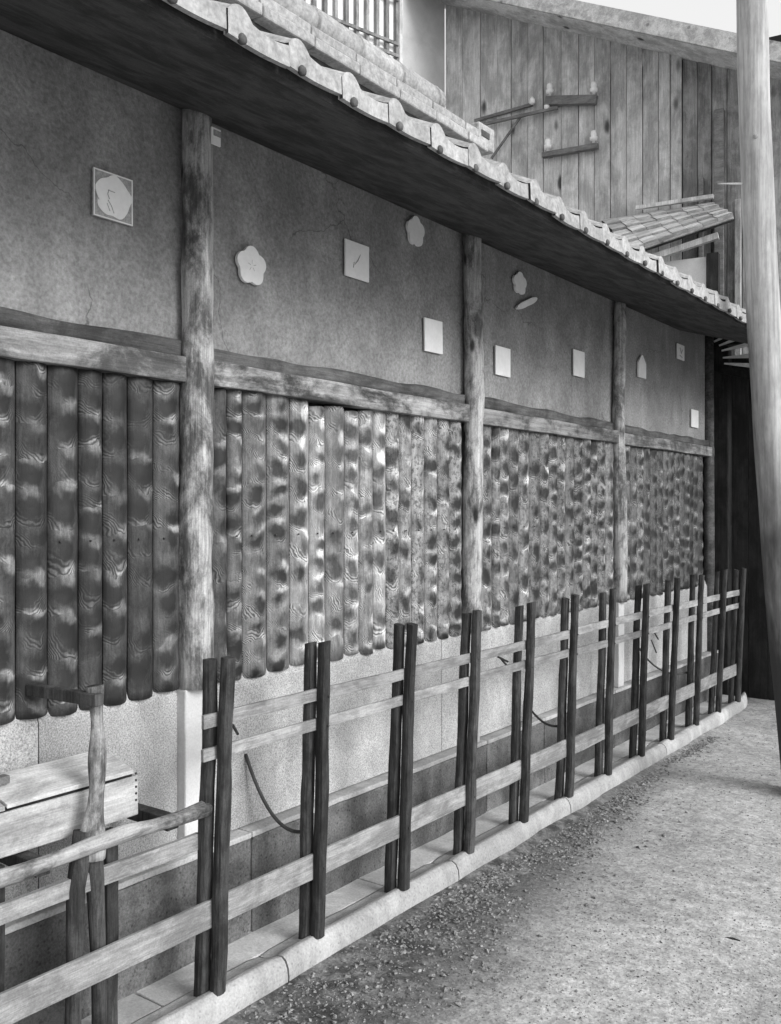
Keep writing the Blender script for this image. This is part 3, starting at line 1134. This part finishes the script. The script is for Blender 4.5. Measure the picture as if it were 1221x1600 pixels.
lean = 0.040
tops = [1.125, 1.125, 1.135, 1.135, 1.13, 1.13, 1.125, 1.13, 1.125, 1.13, 1.125, 1.12]
ymid = []
for i in range(12):
    y = FY0 + FP * i + random.uniform(-0.012, 0.012)
    ymid.append(y)
    ln = lean + random.uniform(-0.008, 0.008)
    fpost(FX, y, 0.045, tops[i] + random.uniform(-0.006, 0.006), ln, random.uniform(-0.01, 0.012), i * 2.1)
    fpost(FX + 0.050, y + 0.014 + random.uniform(-0.004, 0.008), 0.075, tops[i] + 0.012 + random.uniform(-0.008, 0.008), ln, random.uniform(-0.008, 0.014), i * 2.1 + 50)


def railx(z):
    return FX + 0.025 + lean * z / 1.1


def rail(ya, yb, za, h, mat='fence_rail', th=0.013, seed=0.0):
    m = MB()
    xm = railx(za)
    m.rbox(xm - th / 2, xm + th / 2, ya, yb, za - h, za, (1, max(4, int((yb - ya) / 0.08)), 2), 0.0035, 5, seed)
    return obj('rail', m, mat, fence, False, bevel=0.002)


ry = [-0.2, ymid[0] - 0.06]
segs_hi = [(ymid[0] - 0.05, ymid[3] + 0.03), (ymid[3] + 0.033, ymid[5] + 0.08), (ymid[5] + 0.083, ymid[8] + 0.04), (ymid[8] + 0.043, ymid[11] + 0.06)]
for k, (a, b) in enumerate(segs_hi):
    dz = [0.0, -0.004, 0.004, 0.0][k]
    rail(a, b, 0.962 + dz, 0.043, seed=k * 3.0 + 1)
    rail(a, b, 0.856 - dz, 0.040, seed=k * 3.0 + 2)
segs_lo = [(0.4, ymid[2] + 0.05), (ymid[2] + 0.053, ymid[5] + 0.05), (ymid[5] + 0.053, ymid[8] + 0.02), (ymid[8] + 0.023, ymid[11] + 0.04)]
for k, (a, b) in enumerate(segs_lo):
    rail(a, b, 0.373 + [0, 0.003, -0.003, 0.002][k], 0.090, seed=k * 5.0 + 7)
nm = MB()
nm.tube([(0, 0, 0), (0.003, 0, 0), (0.0045, 0, 0)], [0.0045, 0.004, 0.001], 6)
nme = nm.mesh('nail', MT['iron'])
for i in range(12):
    for zz in (0.937, 0.833, 0.325):
        obj('nail', None, None, fence, loc=(FX + 0.050 + lean * zz / 1.1 + 0.0165, ymid[i] + 0.016, zz), me=nme)
# iron stays from the wall to the posts
for i, (us, vs_) in zip((1, 5, 9), ((384, 1178), (819, 1095), (1052, 1046))):
    a = atx(us, vs_, 0.024)
    if i == 9:
        a = Vector((0.024, ymid[i] - 0.25, 0.62))
    b = Vector((FX - 0.01, ymid[i], 0.44))
    pts = []
    for k in range(13):
        t = k / 12
        p = a.lerp(b, t ** 1.4)
        p.x = a.x + (b.x - a.x) * t
        p.z = a.z + (b.z - a.z) * (1 - (1 - t) ** 2.0) - 0.02 * math.sin(PI * t)
        pts.append(p)
    m = MB()
    m.tube(pts, 0.0065, 8)
    obj('iron_stay', m, 'iron', fence, True)
for (u, v, du, dv) in ((778, 1026, 16, 8), (782, 1028, 12, 14), (1021, 985, 8, 14), (1018, 1000, 8, 20), (372, 1147, -8, -14)):
    a, b = atx(u, v, 0.25), atx(u + du, v + dv, 0.27)
    m = MB()
    m.tube([a, b], 0.005, 6)
    obj('iron_hook', m, 'iron', fence, True)

# ---------------------------------------------------------------- rough end of the fence: forked trunk post and log rail
fork = []
yf = 1.60
m = MB()
pts = []
rads = []
for i in range(25):
    t = i / 24
    z = 0.62 + (1.10 - 0.62) * t
    pts.append((FX + 0.01 * math.sin(t * 3), yf - 0.015 + 0.02 * math.sin(t * 2.4), z))
    rads.append(0.021 + 0.02 * max(0, 1 - t / 0.45) ** 1.4 + 0.003 * math.sin(t * 14))
m.tube(pts, rads, 14, 0.25, 9, 3)
obj('forked_post', m, 'log', fence, True)
for k, (dy, dx) in enumerate(((0.012, 0.0), (-0.055, 0.012))):
    m = MB()
    m.tube([(FX, yf - 0.015 + dy * 0.3, 0.70), (FX + dx * 0.5, yf - 0.01 + dy, 0.55), (FX + dx, yf + dy * 1.3, 0.3), (FX + dx, yf + dy * 1.5, 0.045)],
           [0.03, 0.026, 0.022, 0.022], 12, 0.15, 8, k)
    obj('fork_leg', m, 'fence_post', fence, True)
m = MB()
pts = [(FX + 0.035, 0.5 + 1.49 * t / 14, 0.665 + 0.006 * math.sin(t * 1.3)) for t in range(15)]
m.tube(pts, [0.022 + 0.003 * math.sin(t * 1.9) for t in range(15)], 14, 0.3, 9, 5)
obj('log_rail', m, 'beam', fence, True)
m = MB()
m.rbox(FX - 0.006, FX + 0.012, 0.5, ymid[0] - 0.02, 0.53, 0.582, (1, 14, 2), 0.003, 5, 3)
obj('rail', m, 'fence_rail', fence, False, bevel=0.002)
m = MB()
m.bar((-0.0 + 0.03, 1.56, 1.068), (FX + 0.045, 1.585, 1.068), 0.03, 0.034)
obj('tie_bar', m, 'fence_post', fence, False, bevel=0.003)
for yl in (1.34, 1.70):
    m = MB()
    m.rbox(0.20, 0.235, yl - 0.02, yl + 0.02, 0.05, 0.655, (1, 1, 6), 0.004, 6, yl)
    obj('support_post', m, 'fence_post', fence, False, bevel=0.003)
for yl in (1.0, 1.42, 1.86):
    m = MB()
    m.rbox(0.085, FX + 0.03, yl - 0.022, yl + 0.022, 0.628, 0.668, (4, 1, 1), 0.003, 6, yl)
    obj('cross_bar', m, 'fence_post', fence, False, bevel=0.003)

# shallow pale box with sloping lid, resting on the cross bars
bx = thing('lidded_box', 'shallow whitish box with a sloping lid on cross bars behind the forked post', 'box', (0.16, 1.3, 0.67))
m = MB()
m.rbox(0.09, 0.225, 0.75, 1.80, 0.672, 0.792, (2, 8, 2), 0.002, 5, 2)
obj('box_body', m, 'pale_wood', bx, False, bevel=0.004)
for (a, b, dz) in ((0.74, 1.36, 0.0), (1.365, 1.775, 0.004)):
    m = MB()
    vs = [(0.235, a, 0.800 + dz), (0.235, b, 0.800 + dz), (0.085, b, 0.842 + dz), (0.085, a, 0.842 + dz),
          (0.235, a, 0.812 + dz), (0.235, b, 0.812 + dz), (0.085, b, 0.854 + dz), (0.085, a, 0.854 + dz)]
    m.add(vs, [(0, 1, 2, 3), (4, 5, 6, 7), (0, 1, 5, 4), (1, 2, 6, 5), (2, 3, 7, 6), (3, 0, 4, 7)])
    obj('lid_board', m, 'pale_wood', bx, False, bevel=0.002)
m = MB()
m.box(0.10, 0.22, 0.76, 1.78, 0.7925, 0.80)
obj('lid_seam', m, 'char', bx)
m = MB()
m.rbox(0.13, 0.16, 0.9, 1.42, 0.846, 0.868, (1, 5, 1), 0.003, 5, 8)
obj('lid_batten', m, 'cross', bx, False, bevel=0.002)
m = MB()
for k in range(5):
    m.lathe((0.2265, 1.79, 0.70 + 0.02 * k + 0.02), [(0.003, -0.003), (0.0035, 0), (0.003, 0.003)], 6)
obj('stud', m, 'iron', bx)

# ================================================================== BROKEN STONE ALONG THE KERB
def gravel():
    random.seed(77)
    m = MB()
    V = []
    F = []
    base = [(1, 0, 0), (-1, 0, 0), (0, 1, 0), (0, -1, 0), (0, 0, 1), (0, 0, -1)]
    tri = [(0, 2, 4), (2, 1, 4), (1, 3, 4), (3, 0, 4), (2, 0, 5), (1, 2, 5), (3, 1, 5), (0, 3, 5)]
    cnt = 0
    while cnt < 7500:
        y = random.uniform(0.9, 6.6)
        wd = max(0.10, 0.72 - 0.15 * (y - 1.5))
        t = abs(random.gauss(0.35, 0.33))
        if random.random() < 0.06:
            t = random.uniform(0, 2.2)
        x = 0.375 + wd * t
        dens = mnoise.noise(Vector((x * 4, y * 2.2, 3)))
        if random.random() > 0.55 + 0.9 * dens:
            continue
        s = random.choice((0.003, 0.004, 0.005, 0.006, 0.007, 0.009, 0.011)) * random.uniform(0.7, 1.25)
        if random.random() < 0.03:
            s *= 1.6
        rot = Matrix.Rotation(random.uniform(0, 6.28), 3, 'Z') @ Matrix.Rotation(random.uniform(-0.5, 0.5), 3, 'X')
        z = 0.018 * mnoise.noise(Vector((x * 1.1, y * 0.8, 3))) + 0.006 * mnoise.noise(Vector((x * 6, y * 6, 7))) - 0.012 * max(0, 1 - (x - 0.36) / 0.3)
        k = len(V)
        for b in base:
            q = Vector((b[0] * s * random.uniform(0.8, 1.5), b[1] * s * random.uniform(0.6, 1.1), b[2] * s * random.uniform(0.35, 0.75)))
            q += Vector((random.uniform(-1, 1), random.uniform(-1, 1), random.uniform(-0.4, 0.4))) * s * 0.35
            q = rot @ q
            V.append((x + q.x, y + q.y, z + s * 0.2 + q.z))
        F += [tuple(i + k for i in f) for f in tri]
        cnt += 1
    m.add(V, F)
    o = obj('gravel', m, 'gravel')
    tag(o, 'scattered broken stone along the foot of the kerb', 'gravel', kind='stuff')


gravel()


def grit():
    random.seed(31)
    V, F = [], []
    tri = [(0, 2, 4), (2, 1, 4), (1, 3, 4), (3, 0, 4)]
    for _ in range(15000):
        dep_ = 1 / random.uniform(1 / 7.6, 1 / 2.9)
        x = CAM.x + dep_ * (-math.sin(TH)) + random.uniform(-0.5, 0.48) * dep_ * math.cos(TH)
        rr = random.uniform(-0.45, 0.45) * dep_
        p = CAM + FWD * dep_ + RIGHT * rr
        x, y = p.x, p.y
        if x < 0.37 or x > 3.1 or y < 0.95 or y > 8.0:
            continue
        s_ = random.choice((0.0014, 0.002, 0.002, 0.003, 0.004)) * random.uniform(0.8, 1.3) * (0.6 + 0.12 * dep_)
        z = 0.018 * mnoise.noise(Vector((x * 1.1, y * 0.8, 3))) + 0.006 * mnoise.noise(Vector((x * 6, y * 6, 7))) - 0.012 * max(0, 1 - (x - 0.36) / 0.3)
        k = len(V)
        a = random.uniform(0, 6.28)
        c_, q_ = math.cos(a) * s_, math.sin(a) * s_
        V += [(x + c_ * 1.3, y + q_ * 1.3, z), (x - c_ * 1.2, y - q_ * 1.2, z), (x - q_, y + c_, z), (x + q_ * 0.8, y - c_ * 0.8, z), (x + c_ * 0.2, y, z + s_ * 0.9)]
        F += [tuple(i + k for i in f) for f in tri]
    m = MB()
    m.add(V, F)
    o = obj('grit', m, 'gravel')
    tag(o, 'fine grit strewn over the bare street', 'grit', kind='stuff')


grit()
# a stick lying on the street
m = MB()
a, b = atz(1130, 1466, 0.006), atz(1157, 1471, 0.008)
m.tube([a, a.lerp(b, 0.5) + Vector((0.004, 0, 0.004)), b], [0.005, 0.006, 0.004], 7, 0.2, 9)
o = obj('stick', m, 'char', None, True)
tag(o, 'short dark stick lying on the bare street at the lower right', 'stick')

# ================================================================== PLANK BUILDING BEHIND THE ROOF
C = atd(697, 795, 11.6)
Bp = atd(1230, 795, 9.7)
C.z = Bp.z = 0
bdir = (Bp - C).normalized()        # along the plank wall, towards the right
bn = Vector((bdir.y, -bdir.x, 0))   # facing the camera
if bn.dot(CAM - C) < 0:
    bn = -bn
UP = Vector((0, 0, 1))
back = thing('plank_building', 'tall building with a knotty vertical plank gable behind the tiled eave', 'building', C)


def onp(u, v, off=0.0):
    return hit(u, v, C + bn * off, bn)


def sof(u):
    return (onp(u, 795) - C).dot(bdir)


def pbox(m, s0, s1, z0, z1, o0, o1):
    c = C + bdir * ((s0 + s1) / 2) + bn * ((o0 + o1) / 2) + UP * ((z0 + z1) / 2)
    return m.obox(c, bdir, bn, UP, abs(s1 - s0) / 2, abs(o1 - o0) / 2, abs(z1 - z0) / 2)


random.seed(41)
ue = [697, 724, 752, 778, 800, 826, 850, 878, 905, 930, 955, 980, 1005, 1030, 1048, 1066]
for i in range(len(ue) - 1):
    s0, s1 = sof(ue[i]), sof(ue[i + 1])
    m = MB()
    pbox(m, s0 + 0.004, s1 - 0.004, 0.0, onp(ue[i], 45 + (ue[i] - 697) * 0.20 - 45).z, -0.01, 0.012 + 0.012 * (i % 2) + random.uniform(0, 0.006))
    obj('plank', m, 'plank', back)
ue2 = [1066, 1090, 1112, 1136, 1160, 1190, 1225, 1260]
for i in range(len(ue2) - 1):
    s0, s1 = sof(ue2[i]), sof(ue2[i + 1])
    m = MB()
    pbox(m, s0 + 0.004, s1 - 0.004, 0.0, onp(ue2[i], (ue2[i] - 697) * 0.20).z, -0.05, -0.02 + 0.012 * (i % 2))
    obj('plank', m, 'plank_dark', back)
m = MB()
pbox(m, sof(697) - 0.1, sof(1260) + 0.3, 0, 6.6, -0.25, -0.06)
obj('wall_core', m, 'char', back)
# posts standing proud on the dark right part
for (u, hwid, zt, mt) in ((1097, 0.025, 5.2, 'cross'), (1125, 0.05, 5.9, 'cross'), (1154, 0.03, 4.9, 'plank_dark')):
    m = MB()
    s = sof(u)
    pbox(m, s - hwid, s + hwid, 0, zt, -0.018, 0.06)
    obj('wall_post', m, mt, back, False, bevel=0.006)
# sloping roof with wide overhang, pale verge board
va, vb = onp(660, 0, 0.0), onp(1420, 169, 0.0)
sl = (vb - va).normalized()
rn = bn.cross(sl).normalized()
if rn.z < 0:
    rn = -rn
m = MB()
mid = (va + vb) / 2 + bn * 0.25
hl = (vb - va).length / 2
m.obox(mid + rn * 0.03, sl, bn, rn, hl, 0.37, 0.03)
obj('roof', m, 'plank', back)
m = MB()
m.obox(mid + bn * 0.39 + rn * 0.02, sl, bn, rn, hl, 0.018, 0.09)
obj('verge_board', m, 'pale_wood', back)
m = MB()
m.obox(mid + rn * 0.085, sl, bn, rn, hl + 0.02, 0.40, 0.02)
obj('roof_covering', m, 'tile', back)

# cross arms with insulators
def arm(name, pa, pb, ins, label, thick=0.05):
    a, b = onp(pa[0], pa[1], 0.09), onp(pb[0], pb[1], 0.09)
    t = thing(name, label, 'cross arm', (a + b) / 2, 'insulator cross arms on the plank wall')
    m = MB()
    m.bar(a, b, 0.07, thick)
    obj('arm', m, 'cross', t, False, bevel=0.005)
    d = (b - a)
    for f, s in ins:
        p = a + d * f + UP * (thick / 2 + 0.002)
        m = MB()
        m.lathe(p, [(0.018, 0), (0.020, 0.03), (0.042, 0.035), (0.045, 0.075), (0.03, 0.09), (0.036, 0.11), (0.03, 0.145), (0.012, 0.15)], 12)
        obj('insulator', m, 'porcelain', t, True)
    for f in (0.12, 0.88):
        p = a + d * f - bn * 0.055
        m = MB()
        m.obox(p, bdir, bn, UP, 0.02, 0.035, 0.02)
        obj('spacer', m, 'cross', t)
    return t


arm('insulator_arm', (853, 158), (933, 156), ((0.08, 1), (0.94, 1)), 'upper wooden cross arm with two white insulators, level on the plank wall', 0.10)
arm('insulator_arm', (848, 243), (935, 228), ((0.10, 1), (0.92, 1)), 'lower wooden cross arm with two white insulators, tilted up to the right', 0.06)
br = thing('wire_bracket', 'pair of dark wooden rods slanting across the plank wall beside the upper cross arm', 'bracket', onp(790, 185, 0.05))
m = MB()
m.bar(onp(742, 189, 0.06), onp(832, 163, 0.06), 0.03, 0.035)
obj('rod', m, 'cross', br)
m = MB()
m.bar(onp(748, 196, 0.10), onp(872, 168, 0.10), 0.03, 0.035)
obj('rod', m, 'cross', br)
m = MB()
m.bar(onp(768, 248, 0.075), onp(817, 178, 0.075), 0.02, 0.025)
obj('rod', m, 'cross', br)
for (u, v) in ((832, 163), (855, 172)):
    m = MB()
    m.lathe(onp(u, v, 0.09), [(0.015, 0), (0.035, 0.01), (0.035, 0.05), (0.02, 0.07), (0.008, 0.09)], 10)
    obj('knob', m, 'porcelain', br, True)

# pale plastered house wing with lattice window, left of the plank gable
ldir = Vector((math.sin(math.radians(15)), math.cos(math.radians(15)), 0))
ln_ = Vector((ldir.y, -ldir.x, 0))
wing = thing('plaster_wing', 'pale plastered upper storey with a dark lattice window, at the top behind the eave', 'building', C)


def onl(u, v, off=0.0):
    return hit(u, v, C + ln_ * off, ln_)


def lbox(m, t0, t1, z0, z1, o0, o1):
    c = C + ldir * ((t0 + t1) / 2) + ln_ * ((o0 + o1) / 2) + UP * ((z0 + z1) / 2)
    return m.obox(c, ldir, ln_, UP, abs(t1 - t0) / 2, abs(o1 - o0) / 2, abs(z1 - z0) / 2)


tl = lambda u: (onl(u, 795) - C).dot(ldir)
m = MB()
lbox(m, tl(250), -0.02, 0, 8.4, -0.2, 0.0)
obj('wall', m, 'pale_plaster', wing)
t0, t1 = tl(470), tl(616)
zb, zt = onl(614, 128).z, onl(614, 128).z + 1.3
m = MB()
lbox(m, t0, t1, zb, zt, 0.003, 0.02)
win = obj('window', m, 'paper', wing)
nb = 9
for k in range(nb + 1):
    m = MB()
    t = t0 + (t1 - t0) * k / nb
    lbox(m, t - 0.022, t + 0.022, zb - 0.02, zt, 0.022, 0.07)
    obj('lattice_bar', m, 'plank_dark', win)
for zz in (0.28, 0.42, 0.95):
    m = MB()
    lbox(m, t0, t1, zb + zz - 0.018, zb + zz + 0.018, 0.072, 0.095)
    obj('lattice_rail', m, 'plank_dark', win)
m = MB()
lbox(m, t1 + 0.02, t1 + 0.07, zb - 0.3, zt + 0.1, 0.002, 0.08)
obj('window_post', m, 'plank', wing)
m = MB()
lbox(m, tl(230), -0.05, 8.4, 8.52, -0.3, 0.35)
obj('roof', m, 'soffit', wing)

# ================================================================== DARK GATE AT THE END OF THE STREET
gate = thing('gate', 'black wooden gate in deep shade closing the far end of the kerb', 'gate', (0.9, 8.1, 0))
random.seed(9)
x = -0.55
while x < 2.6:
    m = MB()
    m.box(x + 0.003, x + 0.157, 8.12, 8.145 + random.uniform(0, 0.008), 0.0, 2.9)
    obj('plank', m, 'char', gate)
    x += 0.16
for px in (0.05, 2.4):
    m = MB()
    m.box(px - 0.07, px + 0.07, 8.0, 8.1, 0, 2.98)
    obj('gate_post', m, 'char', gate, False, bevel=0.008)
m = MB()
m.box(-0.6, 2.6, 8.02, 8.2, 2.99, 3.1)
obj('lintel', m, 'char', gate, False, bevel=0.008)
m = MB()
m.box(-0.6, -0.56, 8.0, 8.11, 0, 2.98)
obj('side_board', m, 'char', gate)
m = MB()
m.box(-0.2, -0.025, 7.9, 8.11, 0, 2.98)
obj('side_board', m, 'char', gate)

# small tiled lean-to roof over the gate, with a plaster panel and posts under it
lean_to = thing('lean_to_roof', 'small shingled lean-to roof against the planks near the pole', 'roof', onp(1070, 360, 0.5))
ea, eb = hit(985, 393, C + bn * 1.1, bn), hit(1146, 338, C + bn * 1.1, bn)
ba, bb = hit(940, 345, C + bn * 0.05, bn), hit(1112, 318, C + bn * 0.05, bn)
ed = (eb - ea).normalized()


def onroof(s, t, h=0.0):
    p = ea.lerp(eb, s).lerp(ba.lerp(bb, s), t)
    n = (eb - ea).cross(ba - ea).normalized()
    if n.z < 0:
        n = -n
    return p + n * h


m = MB()
vs = [onroof(s, t, h) for h in (-0.05, 0.0) for (s, t) in ((0, 0), (1, 0), (1, 1), (0, 1))]
m.add(vs, [(0, 1, 2, 3), (4, 5, 6, 7), (0, 1, 5, 4), (1, 2, 6, 5), (2, 3, 7, 6), (3, 0, 4, 7)])
obj('roof_board', m, 'soffit', lean_to)
nr, nc = 5, 7
for r_ in range(nr):
    for c_ in range(nc):
        m = MB()
        s0, s1 = c_ / nc + 0.002, (c_ + 1) / nc - 0.002
        t0_, t1_ = r_ / nr - 0.03, (r_ + 1) / nr
        j = random.uniform(-0.008, 0.008)
        gv = []
        for q in range(7):
            sx_ = s0 + (s1 - s0) * q / 6
            hh = 0.0015 * math.sin(PI * q / 6)
            gv += [onroof(sx_, t0_, 0.045 + hh + j), onroof(sx_, t1_, 0.015 + hh + j)]
        fs = [(2 * q, 2 * q + 2, 2 * q + 3, 2 * q + 1) for q in range(6)]
        kk = len(gv)
        for q in range(7):
            sx_ = s0 + (s1 - s0) * q / 6
            gv += [onroof(sx_, t0_, 0.005)]
        fs += [(2 * q, 2 * q + 2, kk + q + 1, kk + q) for q in range(6)]
        m.add(gv, fs)
        obj('shingle', m, 'shingle', lean_to, False)
m = MB()
m.bar(ea - ed * 0.05 + UP * 0.0 + bn * 0.02, eb + bn * 0.02, 0.03, 0.06)
obj('eave_board', m, 'pale_wood', lean_to)
m = MB()
m.bar(ea - UP * 0.12 - bn * 0.06, eb - UP * 0.12 - bn * 0.06 - ed * 0.15, 0.06, 0.06)
obj('eave_beam', m, 'plank', lean_to)
m = MB()
m.bar(onroof(0.35, 0.98, 0.09), onroof(1.02, 0.9, 0.09), 0.05, 0.04)
obj('ridge_pole', m, 'plank', lean_to)
pc = hit(1115, 400, C + bn * 0.95, bn)
m = MB()
m.obox((pc.x, pc.y, 1.9), bdir, bn, UP, 0.055, 0.055, (pc.z + 0.0))
m.v = [(a, b, max(0, min(c_, pc.z + 0.02))) for a, b, c_ in m.v]
obj('corner_post', m, 'char', lean_to)
pa, pb = hit(975, 400, C + bn * 0.93, bn), hit(1104, 400, C + bn * 0.93, bn)
m = MB()
m.obox(((pa.x + pb.x) / 2, (pa.y + pb.y) / 2, 2.35), bdir, bn, UP, (pb - pa).length / 2, 0.03, 1.9)
m.v = [(a, b, min(c_, pc.z + 0.0)) for a, b, c_ in m.v]
obj('plaster_panel', m, 'pale_plaster', lean_to)

# ================================================================== UTILITY POLE
pb_ = atz(1256, 1243, 0.0)
dep = (pb_ - CAM).dot(FWD)
ptop = atd(1177, 100, dep)
pmid = atd(1214, 800, dep)


def ppt(z):                         # gently crooked trunk through foot, middle and top
    a_, b_, c_ = pb_, pmid, ptop
    la = (z - b_.z) * (z - c_.z) / ((a_.z - b_.z) * (a_.z - c_.z))
    lb = (z - a_.z) * (z - c_.z) / ((b_.z - a_.z) * (b_.z - c_.z))
    lc = (z - a_.z) * (z - b_.z) / ((c_.z - a_.z) * (c_.z - b_.z))
    q = a_ * la + b_ * lb + c_ * lc
    return Vector((q.x, q.y, z))


pole = thing('utility_pole', 'pale round timber utility pole leaning slightly at the right edge', 'pole', pb_)
m = MB()
n = 44
m.tube([ppt(-0.02 + (ptop.z + 2.6) * i / n) for i in range(n + 1)], [0.102 - 0.032 * i / n for i in range(n + 1)], 24, 0.07, 2.5, 4)
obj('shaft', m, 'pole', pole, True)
k1 = ppt(atd(1177, 222, dep).z)
toc = Vector((CAM.x - k1.x, CAM.y - k1.y, 0)).normalized()
m = MB()
m.lathe(k1 + toc * 0.080 - RIGHT * 0.0, [(0.004, -0.016), (0.014, -0.006), (0.014, 0.008), (0.004, 0.016)], 8)
obj('knot', m, 'plank_dark', pole, True)
m = MB()
q = ppt(atd(1177, 287, dep).z)
m.tube([q - RIGHT * 0.085, onp(1122, 287, 0.075)], 0.006, 6)
obj('tie_wire', m, 'pale_slat', pole, True)
